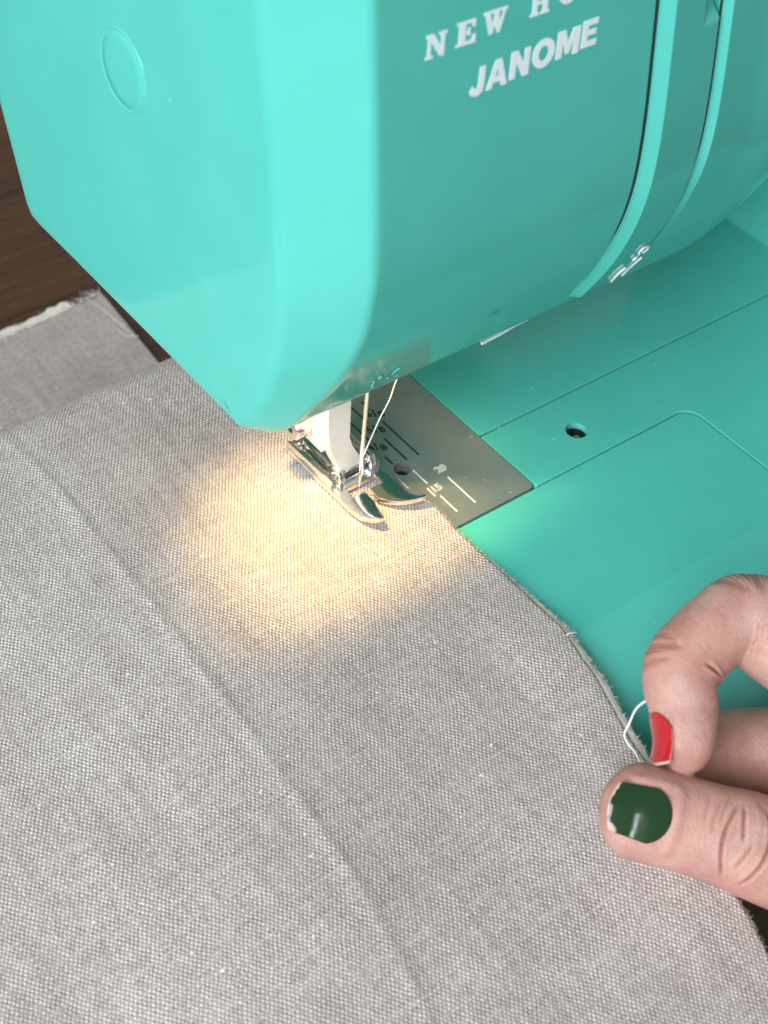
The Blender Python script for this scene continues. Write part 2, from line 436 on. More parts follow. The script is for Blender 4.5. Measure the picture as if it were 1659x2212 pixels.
def guide(x, y0, y1, w=.052):
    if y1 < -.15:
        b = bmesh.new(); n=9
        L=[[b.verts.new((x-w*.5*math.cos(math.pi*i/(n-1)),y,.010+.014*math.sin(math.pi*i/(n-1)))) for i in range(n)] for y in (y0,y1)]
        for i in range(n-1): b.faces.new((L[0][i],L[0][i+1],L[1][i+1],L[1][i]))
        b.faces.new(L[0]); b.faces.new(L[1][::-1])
        return from_bm('guide_line', b, LINE_LIT, plate_o)
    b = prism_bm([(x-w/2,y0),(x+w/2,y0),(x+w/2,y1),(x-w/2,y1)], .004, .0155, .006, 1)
    return from_bm('guide_line', b, LINE_SHADED, plate_o)
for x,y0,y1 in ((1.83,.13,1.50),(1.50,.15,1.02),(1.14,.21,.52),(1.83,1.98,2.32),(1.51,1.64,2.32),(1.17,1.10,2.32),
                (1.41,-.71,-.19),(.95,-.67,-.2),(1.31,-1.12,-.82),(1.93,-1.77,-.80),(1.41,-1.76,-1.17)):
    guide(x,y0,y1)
def text_mesh(name, s, x, y, z, h, parent, mat, bold=.0, rot=0.0, ext=.004):
    c = bpy.data.curves.new('t','FONT'); c.body = s; c.size = h*1.4; c.extrude = ext; c.offset = bold; c.resolution_u = 3
    c.align_x='CENTER'; c.align_y='CENTER'
    o = bpy.data.objects.new('t',c); scene.collection.objects.link(o)
    dg=bpy.context.evaluated_depsgraph_get(); me=bpy.data.meshes.new_from_object(o.evaluated_get(dg)); bpy.data.objects.remove(o)
    ca,sa=math.cos(rot),math.sin(rot); off=wl(parent)
    for v in me.vertices:
        a,b_,d=v.co; v.co=(Vector((x+a*ca-b_*sa, y+a*sa+b_*ca, z+d))-Vector(off))*S
    me.name=name
    return mko(name, me, mat, parent, False)
for top,x,y in (('6',1.70,1.86),('5',1.38,1.42),('4',1.04,.92)):
    text_mesh('engraved_number', top, x, y, .013, .19, plate_o, LINE_SHADED, .008)
    text_mesh('engraved_number', '/', x+.13, y-.05, .013, .24, plate_o, LINE_SHADED, .008)
    text_mesh('engraved_number', '8', x+.26, y-.15, .013, .20, plate_o, LINE_SHADED, .008)
for s,x,y in (('20',1.96,-.50),('15',1.48,-.93)):
    text_mesh('engraved_number', s, x, y, .016, .20, plate_o, LINE_LIT, .012)

# ---- head: a shell lofted from a cross-section, with a chamfer on its left front
EP = [(-1.45,17.5),(-1.75,15),(-2.02,13),(-2.31,11),(-2.54,9.2),(-2.58,8.0),(-2.44,7.0),(-2.12,6.0),(-1.68,5.1),(-1.22,4.3),(-.98,3.98),(-.82,3.84),(-.66,3.80)]
NR = 120
E2 = crom([(y,z,0) for y,z in EP], NR)[:,:2]
FZ = [3.5,3.8,4.2,5,5.8,6.6,7.4,8.1,10,12.8,17.6]; FY=[0.05,-.30,-.62,-1.0,-1.25,-1.40,-1.44,-1.42,-1.15,-.62,.25]
XL, XE = -3.4, -2.3
def prof_hit(px,py):
    """point of the front surface seen at a picture position"""
    r=ray(px,py); best=None
    for i in range(NR-1):
        a,b_=E2[i],E2[i+1]
        Mx=np.array([[r[1],-(b_-a)[0]],[r[2],-(b_-a)[1]]])
        if abs(np.linalg.det(Mx))<1e-9: continue
        t,u=np.linalg.solve(Mx,a-CAM[1:])
        if -.001<=u<=1.001 and (best is None or t<best[0]): best=(t,CAM+r*t)
    return best[1] if best else None
SEAM1 = float(np.mean([prof_hit(*p)[0] for p in ((1402,60),(1394,250),(1368,400),(1328,530))]))
SEAM2 = float(np.mean([prof_hit(*p)[0] for p in ((1543,60),(1528,250),(1492,400))]))
END1 = prof_hit(1255,630)[2]
def front_off(x, z, row):
    o = 0.0
    m1 = smooth01((z-END1)/.06)
    d = x-SEAM1
    mg = smooth01((z-5.4)/1.6)
    if -.05<d<.06: o = -.20*mg*m1
    elif .06<=d<.33: o = (-.06+.20*(d-.06)/.27)*m1
    elif d>=.33: o = .14*m1*max(0,1-(d-.33)/1.6)
    m2 = smooth01((z-6.0)/2.6)
    e = x-SEAM2
    if -.05<e<.055: o = -.17*m2
    elif .055<=e<.20: o = (-.05+.15*(e-.055)/.145)*m2
    elif e>=.20: o = .10*m2*max(0,1-(e-.20)/1.2)
    # thread slot at the top of the recess
    if -0.52<e<-.05 and z>10.95:
        o -= min(.9,(z-10.95)*.95)*smooth01((e+.52)/.03)
    return o
def g_rise(x): return float(np.interp(x,[8.1,8.6,9.1,9.6,10.2,11,12,14],[0,.15,.55,1.15,2.1,3.3,4.2,4.6]))
XS = sorted(set([round(v,4) for v in list(np.linspace(-1.9,14,70))+
      [SEAM1+d for d in (-.07,-.05,-.049,0,.059,.06,.12,.2,.27,.329,.33,.36,.5)]+[SEAM2+d for d in (-.55,-.52,-.49,-.3,-.07,-.05,-.049,0,.054,.055,.1,.15,.199,.2,.23,.4)]+[16,18]]))
def rounded(pts, radii, n=7):
    out=[np.array(pts[0],float)]
    for i in range(1,len(pts)-1):
        p=np.array(pts[i],float); a=np.array(pts[i-1],float)-p; c=np.array(pts[i+1],float)-p
        la,lc=np.linalg.norm(a),np.linalg.norm(c); r=min(radii[i-1],la*.48,lc*.48)
        A=p+a/la*r; C=p+c/lc*r
        for t in np.linspace(0,1,n): out.append((1-t)**2*A+2*t*(1-t)*p+t*t*C)
    out.append(np.array(pts[-1],float)); return out
def build_head():
    loops=[]            # each row: list of points along the path from cap to far right
    kinds=[]
    tang = np.gradient(E2,axis=0); tang/=np.linalg.norm(tang,axis=1)[:,None]
    for i,(y,z) in enumerate(E2):
        fy=float(np.interp(z,FZ,FY)); n2=np.array([tang[i][1],-tang[i][0]])      # outward normal in (y,z)
        if n2[0]>0 and z>5: n2=-n2
        if z<=5 and n2[1]>0: n2=-n2
        bottom = smooth01((4.35-z)/.5)
        A=(XL,fy+.55,z+ .0+.25*bottom); F=(XL,fy,z); xe=float(np.interp(z,[3.8,4.4,5.5,7],[-2.95,-2.8,-2.45,XE])); Ept=(xe,y,z); B=(XE+.25,y,z)
        row=rounded([A,F,Ept,B],[.22,.12])
        for x in XS:
            w=np.clip((11-z)/(11-3.8),0,1); zz=z+g_rise(x)*w
            off=front_off(x,z,i)
            row.append(np.array([x,y+n2[0]*off,zz+n2[1]*off]))
        loops.append(row); kinds.append('f')
    # bottom, back and top of the loop
    rest=[('b',(yy,3.80)) for yy in (-.45,-.2,.2,1,2,3,4,4.2,5,6,7,7.6)]+[('k',(7.95,3.86)),('k',(8.12,4.05)),('k',(8.25,4.4)),('k',(8.9,6.2)),('k',(9.15,8)),('k',(9.3,11)),('k',(9.2,15)),('k',(8.8,17)),
          ('t',(7.5,18)),('t',(4,18.3)),('t',(1,18.2)),('t',(-.8,17.9))]
    cy,cz=3.0,10.0
    for k,(y,z) in rest:
        d=np.array([cy-y,cz-z]); 
        if k=='b': inn=(y,z+.3)
        elif k=='k': inn=(y-.3,z+(.15 if z<4.5 else 0))
        else: inn=(y+(.5 if y<0 else 0),z-.3)
        if k=='b':
            q=(y+.45)/8.05; inn=(.30+q*7.0,z+.3); C=(XL,-.26+q*7.82,z)
        else: C=(XL,y,z)
        A=(XL,*inn); B=(XE+.25,y,z)
        mid=((XL+XE)/2,y,z)
        row=rounded([A,C,mid,B],[.10,.10])
        for x in XS:
            w=np.clip((11-z)/(11-3.8),0,1); row.append(np.array([x,y,z+g_rise(x)*w]))
        loops.append(row); kinds.append(k)
    V=np.array(loops); R,Cn,_=V.shape
    verts=V.reshape(-1,3); faces=[]
    for i in range(R):
        j=(i+1)%R
        for c in range(Cn-1):
            quad=(i*Cn+c,i*Cn+c+1,j*Cn+c+1,j*Cn+c)
            q=verts[list(quad)].mean(0)
            if kinds[i]=='b' and kinds[j]=='b' and -3.2<q[0]<2.6 and q[1]<4.1: continue     # opening for needle and lamp
            faces.append(quad)
    faces.append([i*Cn for i in range(R)][::-1]); faces.append([i*Cn+Cn-1 for i in range(R)])
    o=mk('head_shell',verts,faces,TEAL,machine,sharp=40)
    bm=bmesh.new(); bm.from_mesh(o.data); bmesh.ops.recalc_face_normals(bm,faces=bm.faces); bm.to_mesh(o.data); bm.free()
    for p in o.data.polygons: p.use_smooth=True
    o.data.set_sharp_from_angle(angle=math.radians(55))
    return o
head=build_head()
def gap_strip(xc, w, z0, z1, taper):
    V=[];F=[]; rows=[(y,z) for y,z in E2 if z0<=z<=z1]
    for i,(y,z) in enumerate(rows):
        k=smooth01((z-z0)/taper)
        a=max(0,min(len(E2)-1,int(np.argmin(abs(E2[:,1]-z))))); t=E2[min(a+1,NR-1)]-E2[max(a-1,0)]; n=np.array([t[1],-t[0]])/np.linalg.norm(t)
        if n[0]>0: n=-n
        o=-.012-.10*(1-k)
        V+=[(xc-w*k,y+n[0]*o,z+n[1]*o),(xc+w*k,y+n[0]*(o-.02),z+n[1]*(o-.02))]
        if i: F.append((2*i-2,2*i-1,2*i+1,2*i))
    return mk('gap_shade',V,F,DARK,head)  # dark strip just under the surface stands for the shade in the gap
gap_strip(SEAM1+.005,.055,5.3,17,1.8); gap_strip(SEAM2+.0,.05,6.4,11.6,2.2)
# inner floor of the nose, so that the lamp chamber is closed behind
b=prism_bm([(-3.3,4.3),(2.7,4.3),(2.7,4.45),(-3.3,4.45)],3.9,9.5,0); from_bm('chamber_wall',b,WHITEPL,machine,smooth=False)
b=prism_bm([(2.65,-.6),(2.8,-.6),(2.8,4.4),(2.65,4.4)],4.3,9.0,0); from_bm('chamber_wall',b,WHITEPL,machine,smooth=False)
# round plug on the left face
pc=np.mean([onx(*p,XL) for p in ((220,90),(312,222),(247,64),(284,233),(232,160),(300,140))],axis=0)
ry=abs(onx(219,120,XL)[1]-onx(312,195,XL)[1])/2
b=lathe([(0,.80),(.012,.79),(.02,.765),(.016,.755),(.004,.74),(.004,.72),(.018,.70),(.02,.5),(.02,0)],(XL-.001,pc[1],pc[2]),(-1,0,0),64)
from_bm('round_plug',b,TEAL,head,sharp=60)
b=lathe([(0,0),(0,.06),(.015,.04),(.02,0)],onx(366,218,XL-.002),(-1,0,0),10); from_bm('scuff_mark',b,DARK if False else TEAL,head)

# lettering on the front surface
def on_front(x,z,lift=.006):
    y=float(np.interp(z,E2[::-1,1],E2[::-1,0])); return (x,y-lift,z)
def poly_glyph(name, outlines, x0, z0, w, h, shear, parent, ext=.004):
    c=bpy.data.curves.new('g','CURVE'); c.dimensions='2D'; c.fill_mode='BOTH'; c.extrude=ext
    for ol in outlines:
        sp=c.splines.new('POLY'); sp.points.add(len(ol)-1); sp.use_cyclic_u=True
        for p,(a,b_) in zip(sp.points,ol): p.co=(a*w+shear*b_*h,b_*h,0,1)
    o=bpy.data.objects.new('g',c); scene.collection.objects.link(o)
    dg=bpy.context.evaluated_depsgraph_get(); me=bpy.data.meshes.new_from_object(o.evaluated_get(dg)); bpy.data.objects.remove(o); bpy.data.curves.remove(c)
    off=Vector(wl(parent))
    for v in me.vertices:
        a,b_,d=v.co; v.co=(Vector(on_front(x0+a,z0+b_,.004+d))-off)*S
    return mko(name,me,PRINT,parent,False)
def ell(cx,cy,rx_,ry_,n=24): return [(cx+rx_*math.cos(2*math.pi*i/n),cy+ry_*math.sin(2*math.pi*i/n)) for i in range(n)]
G={'J':[[(.60,1),(1.0,1),(1.0,.30),(.92,.1),(.72,0),(.42,-.02),(.14,.05),(.0,.2),(.22,.38),(.36,.26),(.50,.26),(.60,.38)]],
   'A':[[(.36,1),(.66,1),(1.02,0),(.74,0),(.66,.2),(.34,.2),(.26,0),(0,0)],[(.5,.76),(.42,.42),(.59,.42)]],
   'N':[[(0,0),(0,1),(.32,1),(.68,.46),(.68,1),(.96,1),(.96,0),(.66,0),(.29,.56),(.29,0)]],
   'O':[ell(.5,.5,.52,.53),ell(.5,.5,.23,.27)],
   'M':[[(0,0),(0,1),(.33,1),(.5,.5),(.67,1),(1,1),(1,0),(.74,0),(.74,.6),(.58,.1),(.42,.1),(.26,.6),(.26,0)]],
   'E':[[(0,0),(0,1),(.86,1),(.86,.78),(.32,.78),(.32,.62),(.8,.62),(.8,.41),(.32,.41),(.32,.22),(.88,.22),(.88,0)]]}
def sf(stem=.3): return None
H={'N':[[(0,0),(0,.12),(.1,.12),(.1,.88),(0,.88),(0,1),(.36,1),(.74,.42),(.74,.88),(.62,.88),(.62,1),(1,1),(1,.88),(.9,.88),(.9,0),(.7,0),(.24,.68),(.24,.12),(.36,.12),(.36,0)]],
   'E':[[(0,0),(0,.12),(.12,.12),(.12,.88),(0,.88),(0,1),(.92,1),(.92,.68),(.8,.68),(.74,.86),(.44,.86),(.44,.58),(.56,.58),(.58,.68),(.68,.68),(.68,.34),(.58,.34),(.56,.46),(.44,.46),(.44,.14),(.76,.14),(.84,.36),(.96,.36),(.96,0)]],
   'W':[[(0,1),(.38,1),(.38,.88),(.3,.88),(.42,.4),(.5,.7),(.44,.88),(.38,.88),(.38,1),(.74,1),(.74,.88),(.66,.88),(.76,.42),(.88,.88),(.78,.88),(.78,1),(1.05,1),(1.05,.88),(.98,.88),(.76,0),(.64,0),(.54,.4),(.42,0),(.3,0),(.08,.88),(0,.88)]],
   'H':[[(0,0),(0,.12),(.1,.12),(.1,.88),(0,.88),(0,1),(.46,1),(.46,.88),(.36,.88),(.36,.58),(.64,.58),(.64,.88),(.54,.88),(.54,1),(1,1),(1,.88),(.9,.88),(.9,.12),(1,.12),(1,0),(.54,0),(.54,.12),(.64,.12),(.64,.44),(.36,.44),(.36,.12),(.46,.12),(.46,0)]],
   'O':[ell(.5,.5,.5,.52),ell(.5,.5,.18,.38)],
   'M':[[(0,0),(0,.12),(.1,.12),(.1,.88),(0,.88),(0,1),(.34,1),(.52,.42),(.7,1),(1.04,1),(1.04,.88),(.94,.88),(.94,.12),(1.04,.12),(1.04,0),(.58,0),(.58,.12),(.68,.12),(.68,.7),(.48,0),(.4,0),(.2,.66),(.2,.12),(.3,.12),(.3,0)]]}
jl=prof_hit(1012,203); jr=prof_hit(1291,98)
TILT=.05; tot=jr[0]-jl[0]
ws=[.70,1.0,.98,1.08,1.16,.9]; u=tot/(sum(ws)+.1*5); x=jl[0]
for ch,w in zip('JANOME',ws):
    poly_glyph('brand_letter',G[ch],x,jl[2]+(jr[2]-jl[2])*(x-jl[0])/tot+TILT*(x-jl[0]-tot/2),w*u*.98,.46,.10,head); x+=(w+.1)*u
nl=prof_hit(920,131); zb2=nl[2]
for ch,px in zip('NEWHO',(918,984,1041,1144,1205)):
    q=prof_hit(px,131-(px-918)*.385)
    poly_glyph('brand_letter',H[ch],q[0],q[2]+.02*(q[0]-nl[0]),.42*(1.15 if ch in 'W' else 1),.38,.08,head)
q5=prof_hit(1205,131-(1205-918)*.385)[0]
poly_glyph('brand_letter',H['M'],q5+.62,zb2+.09*(q5+.62-nl[0]),.5,.38,.08,head); poly_glyph('brand_letter',H['E'],q5+1.32,zb2+.09*(q5+1.32-nl[0]),.42,.38,.08,head)

# small raised marks on the lower curve
def mark(pts, r, name='raised_mark', mat=None):
    P=[prof_hit(*p) for p in pts]
    P=[p+np.array([0,-.7,-.7])*max(0,front_off(p[0],p[2],0)) if p is not None else None for p in P]
    P=[p for p in P if p is not None]
    if len(P)<2: return
    P=np.array(P)+np.array([0,-.03,-.03]); 
    return from_bm(name,tube(crom(P,14),r,8),mat or PRINT,head)
zz=lambda x,y:(1209.6+x*.1458,483.8+y*.1458)
for st,r in (([(735,780),(800,700),(860,640),(945,580)],.032),([(900,720),(980,660),(1090,560),(1200,465)],.028),
           ([(1060,470),(1110,425)],.03),([(1140,390),(1150,345),(1210,290),(1290,275),(1270,330),(1200,370)],.026)):
    mark([zz(*p) for p in st],r)  # print white stands in for the highlight on these marks
z3=lambda x,y:(777.6+x*.1146,734.4+y*.1146)
for st,r in (([(205,850),(235,790),(240,745)],.022),([(335,690),(380,650),(420,685)],.024),([(505,680),(530,705)],.02),
           ([(610,640),(600,600),(660,540),(730,490)],.02),([(660,640),(690,610)],.022)):
    mark([z3(*p) for p in st],r,mat=TEAL)
zd=lambda x,y:(1036.8+x*.125,622.1+y*.125)
from_bm('raised_mark',tube(crom([onz(*zd(*p),3.86)+np.array([0,-.02,0]) for p in ((20,950),(330,790),(620,620),(800,530))],14),.035,8),PRINT,head)

# pillar at the right end
b=prism_bm([(15.0,-2.4),(22,-2.4),(22,5.8),(15.0,5.8)],-.3,18.0,.5,5)
from_bm('pillar',b,TEAL,machine)

# ---- needle, clamp, lamp
b=lathe([(0,0),(.05,.012),(.30,.036),(.42,.048),(.7,.05),(3.4,.05),(3.5,.10),(5.2,.10),(5.2,0)],(0,0,.10),(0,0,1),24)
from_bm('needle',b,CHROME,machine)
b=lathe([(0,0),(0,.24),(.9,.24),(.9,.33),(4,.33),(4,0)],(0,0,4.6),(0,0,1),24); from_bm('needle_bar',b,CHROME,machine)
LAMP=(-1.8,.75,5.5)
b=lathe([(-.55,0),(-.5,.2),(-.3,.35),(0,.4),(.3,.36),(.6,.28),(.8,.26),(.8,0)],(LAMP[0],LAMP[1],LAMP[2]+.75),(0,0,1),24)
lampo=from_bm('lamp_bulb',b,BULB,machine)
sp=bpy.data.lights.new('lamp_light','SPOT'); sp.energy=.33; sp.color=(1.0,.67,.27); sp.spot_size=math.radians(92); sp.spot_blend=1.0; sp.shadow_soft_size=.0028
so=bpy.data.objects.new('lamp_light',sp); scene.collection.objects.link(so)
so.location=Vector(LAMP)*S; so.rotation_euler=(Vector((-.85,-1.3,0))-Vector(LAMP)).to_track_quat('-Z','Y').to_euler()

# ---- presser foot
foot=empty('presser_foot',(0,.3,.12)); foot.parent=machine
foot.location=Vector([(a-b_)*S for a,b_ in zip((0,.3,.12),wl(machine))])
SZ=.14      # underside of the sole
def foot_sole():
    outer=[(-.70,1.80),(-.72,.9),(-.70,.1),(-.70,-.5),(-.66,-.9),(-.56,-1.14),(-.44,-1.27),(-.33,-1.30),(-.27,-1.16),(-.17,-.84),(-.10,-.66)]
    right=[(.02,-.64),(.14,-.86),(.32,-1.06),(.56,-1.20),(.80,-1.28),(.90,-1.26),(.84,-1.06),(.74,-.72),(.68,-.3),(.66,.1),(.68,.9),(.66,1.80)]
    # sole made of strips around the needle slot
    A=[(-.70,1.80),(-.72,.9),(-.70,.02),(.66,.02),(.68,.9),(.66,1.80)]                    # rear
    b=bmesh.new()
    full=outer+right
    slot_l=[(-.10,-.66),(-.09,-.30),(-.40,-.30),(-.40,-.02)]
    slot_r=[(.40,-.02),(.40,-.30),(.05,-.30),(.02,-.64)]
    poly=outer+slot_l[1:]+slot_r+right[1:]
    vs=[b.verts.new((x,y,SZ)) for x,y in poly]; f=b.faces.new(vs)
    r=bmesh.ops.extrude_face_region(b,geom=[f]); nv=[v for v in r['geom'] if isinstance(v,bmesh.types.BMVert)]
    for v in nv: v.co.z+=.13
    bmesh.ops.recalc_face_normals(b,faces=b.faces)
    bmesh.ops.bevel(b,geom=[e for e in b.edges if abs(e.verts[0].co.z-e.verts[1].co.z)<1e-5 and e.verts[0].co.z>SZ+.1],offset=.022,segments=2,profile=.5,affect='EDGES')
    for y in np.arange(-1.25,-.3,.08): bmesh.ops.bisect_plane(b,geom=list(b.verts)+list(b.edges)+list(b.faces),plane_co=(0,y,0),plane_no=(0,1,0))
    for v in b.verts:
        t=max(0,-.45-v.co.y); v.co.z+=.22*t*t
    bmesh.ops.triangulate(b,faces=[f for f in b.faces if len(f.verts)>4])
    return from_bm('sole',b,CHROME,foot,sharp=30)
foot_sole()
b=box_bm((-.665,.95,.36),(.07,1.66,.20),.025); from_bm('side_rail',b,CHROME,foot)
b=box_bm((.63,.95,.36),(.07,1.66,.20),.025); from_bm('side_rail',b,CHROME,foot)
b=box_bm((-.33,1.06,.42),(.17,1.10,.16),.03); from_bm('inner_rail',b,CHROME,foot)
b=box_bm((.33,1.06,.42),(.17,1.10,.16),.03); from_bm('inner_rail',b,CHROME,foot)
b=box_bm((-.02,1.72,.34),(1.30,.12,.16),.03); from_bm('heel',b,CHROME,foot)
b=prism_bm([(.10,.26),(.55,.26),(.58,.5),(.42,.62),(.16,.6),(.08,.45)],-.47,-.33,.03,2,xf=lambda a,b_,c:(c,a,b_)); from_bm('lug',b,CHROME,foot)
b=prism_bm([(.06,.26),(.5,.26),(.55,.6),(.42,.76),(.16,.72),(.06,.5)],.36,.52,.03,2,xf=lambda a,b_,c:(c,a,b_)); from_bm('lug',b,CHROME,foot)
b=lathe([(0,0),(0,.085),(1.1,.085),(1.1,0)],(-.55,.33,.46),(1,0,0),20); from_bm('hinge_pin',b,CHROME,foot)
# white plastic shank: an S-shaped front, deep behind
SX=[(-.83,3.6),(-.25,3.6),(-.20,2.45),(-.19,1.55),(-.17,1.50),(-.10,1.18),(.04,.92),(.22,.70),(.29,.56),(.32,.42),(-.26,.42),(-.33,.52),(-.42,.72),(-.62,1.20),(-.72,1.58),(-.78,2.2)]
b=prism_bm(SX,.26,.62,.035,3,xf=lambda a,z,y:(a,y,z)); from_bm('shank',b,WHITEPL,foot)
SX2=[(-.80,3.6),(-.28,3.6),(-.24,1.5),(-.20,.98),(-.62,.95),(-.74,1.5)]
b=prism_bm(SX2,.63,1.42,.03,3,xf=lambda a,z,y:(a,y,z)); from_bm('shank',b,WHITEPL,foot)
b=lathe([(0,0),(0,.16),(.02,.24),(.06,.27),(.34,.27),(.38,.24),(.38,.12),(.7,.12)],(-1.18,1.05,1.60),(1,0,0),28)
screw=from_bm('clamp_screw',b,CHROME,foot)
b=lathe([(0,.085),(.0,.0)],(-1.184,1.05,1.60),(-1,0,0),6); from_bm('socket_shade',b,DARK,screw)  # flat dark disc stands for the shade inside the socket

# ================================================================== FABRIC
fab=empty('cotton_fabric',(-4,-3,0)); tag(fab,'grey chambray cotton fabric under the presser foot, creased and draped over the bed','fabric')
RY=[-17,-13.4,-12.5,-11.8,-10.4,-9.1,-8.26,-7.17,-5.67,-3.7,-2.23,-1.55,-1.28,-1.1,-.6,0,2,6,9]
RX=[-2.2,-1.14,-.80,-.66,-.42,-.12,.12,.53,.90,.97,.98,1.04,1.06,1.0,.75,.62,.60,.70,1.6]
def right_edge(v):
    return np.interp(v,RY,RX)
# path of the cloth over the back of the bed and down to the table
def back_path():
    ds=.02; v=5.45; y=5.45; z=0; out=[]
    phi=0; phase=0; 
    while v<40:
        out.append((v,y,z))
        if phase==0:
            phi=min(62,phi+ds*48)
            if phi>=62: phase=1
        elif phase==1 and z<TABLE_Z+1.15: phase=2
        elif phase==2: phi=max(0,phi-ds*38)
        y+=ds*math.cos(math.radians(phi)); z-=ds*math.sin(math.radians(phi)); v+=ds
        if phi==0 and phase==2 and y>17.6: break
    a=np.array(out); 
    zl=a[-1,2]; a[:,2]*= (TABLE_Z+.10)/zl
    return a
BP=back_path()
V_END=float(np.interp(15.9,BP[:,1],BP[:,0]))
def wave(x,y,seed,amp,sc):
    r=np.random.default_rng(seed); o=0
    for i in range(7):
        a=r.uniform(0,math.pi*2); f=sc*r.uniform(.5,1.6); p=r.uniform(0,6.28)
        o=o+np.sin((x*math.cos(a)+y*math.sin(a))*f+p)
    return amp*o/7**.5
def cloth_pos(x,v,lift):
    y=np.where(v>5.45,np.interp(v,BP[:,0],BP[:,1]),v); zb_=np.where(v>5.45,np.interp(v,BP[:,0],BP[:,2]),0.0)
    bedz=-.075*np.maximum(0,BEND-y)*.0
    nearfoot=np.exp(-((x)**2/5+(v-.3)**2/9))
    flat=1-.92*np.clip(nearfoot*1.25,0,1)
    z=zb_+lift+flat*(.07+wave(x,v,3,.085,.75)*1.0+wave(x,v,5,.012,2.1))
    # ridge of the pressed crease
    xc=-5.72+.16*np.sin(v*.33+.6)+np.where(v<-5,-.035*(v+5)**2*.8,0)
    d=x-xc
    z=z+.05*np.exp(-np.abs(d)/.075)*smooth01((8-v)/4)
    # left of the crease the cloth slopes off the bed
    sl=np.maximum(0,-(d))
    z=z-np.where(v<6.5,.035*sl**1.12,0.05*sl)*smooth01((9-v)/3)
    # beyond the front edge it sags, and lifts towards the hand
    fr=np.maximum(0,-9.0-v)
    z=z-.030*fr**1.5
    z=z+.30*np.exp(-((x+.8)**2/3.2+(v+10.4)**2/5.5))
    z=z+.16*np.exp(-((x-.4)**2/1.2))*smooth01((-3.0-v)/4.0)*smooth01((v+13)/3)
    # soft hollow in front of the back fold
    z=z+.10*np.exp(-((v-3.9)/1.3)**2)*smooth01((-x-1.5)/2)*smooth01((x+12)/3)
    z=np.where((v<5.2)&(x>-5.9),np.maximum(z,lift+.004),z)      # never sinks into the bed
    x2=x+np.where(v>7,(v-7)*.07,0)
    return np.stack([x2,y,z],-1)
def sheet(name, lift, nx, v0, v1, nv, edge_extra, mat, thick, left=-17.0, ragged=.012, endrag=.05):
    vs=np.linspace(v0,v1,nv)
    t=np.linspace(0,1,nx); t=1-(1-t)**1.0
    # denser columns towards the right edge
    t=np.where(t<.5,t*.7,.35+(t-.5)*1.3)
    pos=np.zeros((nv,nx,3)); uv=np.zeros((nv,nx,2))
    rag=np.convolve(rng.normal(0,1,nv+8),np.ones(4)/4,'valid')[:nv]*ragged
    erag=np.convolve(rng.normal(0,1,nx+8),np.ones(3)/3,'valid')[:nx]*endrag
    for i,v in enumerate(vs):
        xr=right_edge(min(v,9))+rag[i]+edge_extra(v)
        x=xr+(left-xr)*t
        vv=v+ (erag*smooth01((v-v1+1.2)/1.2) - .11*np.maximum(0,2.0-x)*smooth01((v-v1+4)/4))
        if v<-10: vv=vv+0
        pos[i]=cloth_pos(x,vv,lift); uv[i,:,0]=x; uv[i,:,1]=vv
    verts=pos.reshape(-1,3); F=[]
    for i in range(nv-1):
        for j in range(nx-1): F.append((i*nx+j,(i+1)*nx+j,(i+1)*nx+j+1,i*nx+j+1))
    o=mk(name,verts,F,mat,fab)
    ul=o.data.uv_layers.new(name='UVMap'); li=np.zeros(len(o.data.loops),int); o.data.loops.foreach_get('vertex_index',li)
    ul.data.foreach_set('uv',uv.reshape(-1,2)[li].astype(np.float32).ravel())
    md=o.modifiers.new('thickness','SOLIDIFY'); md.thickness=thick*S; md.offset=-1
    if o.data.polygons[0].normal.z<0: o.data.flip_normals()
    return o
top=sheet('top_layer',.075,230,-17,V_END,420,lambda v:0,FABRIC,.03)
def lin_extra(v):
    return float(np.interp(v,[-14,-9.3,-8.6,-7.2,-5.5,-4.2,-3,0,9,20],[-.05,.10,.16,.16,.12,.07,.01,-.05,-.3,-1.1]))
lin=sheet('lining_layer',.030,120,-17,V_END+.36,420,lin_extra,LINING,.03,ragged=.02,endrag=.08)
# fibres along the cut edges
def fibres():
    b=bmesh.new()
    def fib(p,d,L,r):
        d=d/np.linalg.norm(d); k=rng.normal(0,.5,3); pts=[p+d*L*t+k*L*t*t*.6 for t in np.linspace(0,1,4)]
        tube(pts,[r,r,r*.8,r*.4],3,b)
    for _ in range(2600):
        v=rng.uniform(-13.5,-1.3); x=right_edge(v)+lin_extra(v)*rng.choice([0,1]); p=cloth_pos(np.array(x-.03),np.array(v),.05)
        fib(p,np.array([1,rng.normal(0,1.2),rng.normal(.1,.6)]),rng.uniform(.03,.11),.0018)
    for _ in range(500):
        x=rng.uniform(-8,1.6); p=cloth_pos(np.array(x),np.array(V_END-.11*max(0,2-x)),.08)
        fib(p,np.array([rng.normal(0,.5),1,rng.normal(.1,.3)]),rng.uniform(.08,.3),.006)
    return from_bm('edge_fibres',b,THREAD,fab)
tag(fibres(),kind='stuff')
def loose(pts,r,name,parent,pitch=.06): return from_bm(name,twisted(pts,r,pitch),THREAD,parent)
loose([onz(1216,1384,.16),onz(1221,1376,.22),onz(1228,1369,.28),onz(1245,1366,.16)],.016,'thread_tail',fab)
loose([onz(1612,1985,-.1),onz(1623,2005,-.08),onz(1635,2025,-.1),onz(1643,2045,-.15),onz(1647,2056,-.2)],.022,'thread_tail',fab)
for pts in ([(243,688),(262,700),(290,727)],[(205,655),(232,676),(245,686)],[(255,712),(272,724),(300,726)]):
    loose([onz(px,py,-5.82) for px,py in pts],.011,'thread_tail',fab,.12)

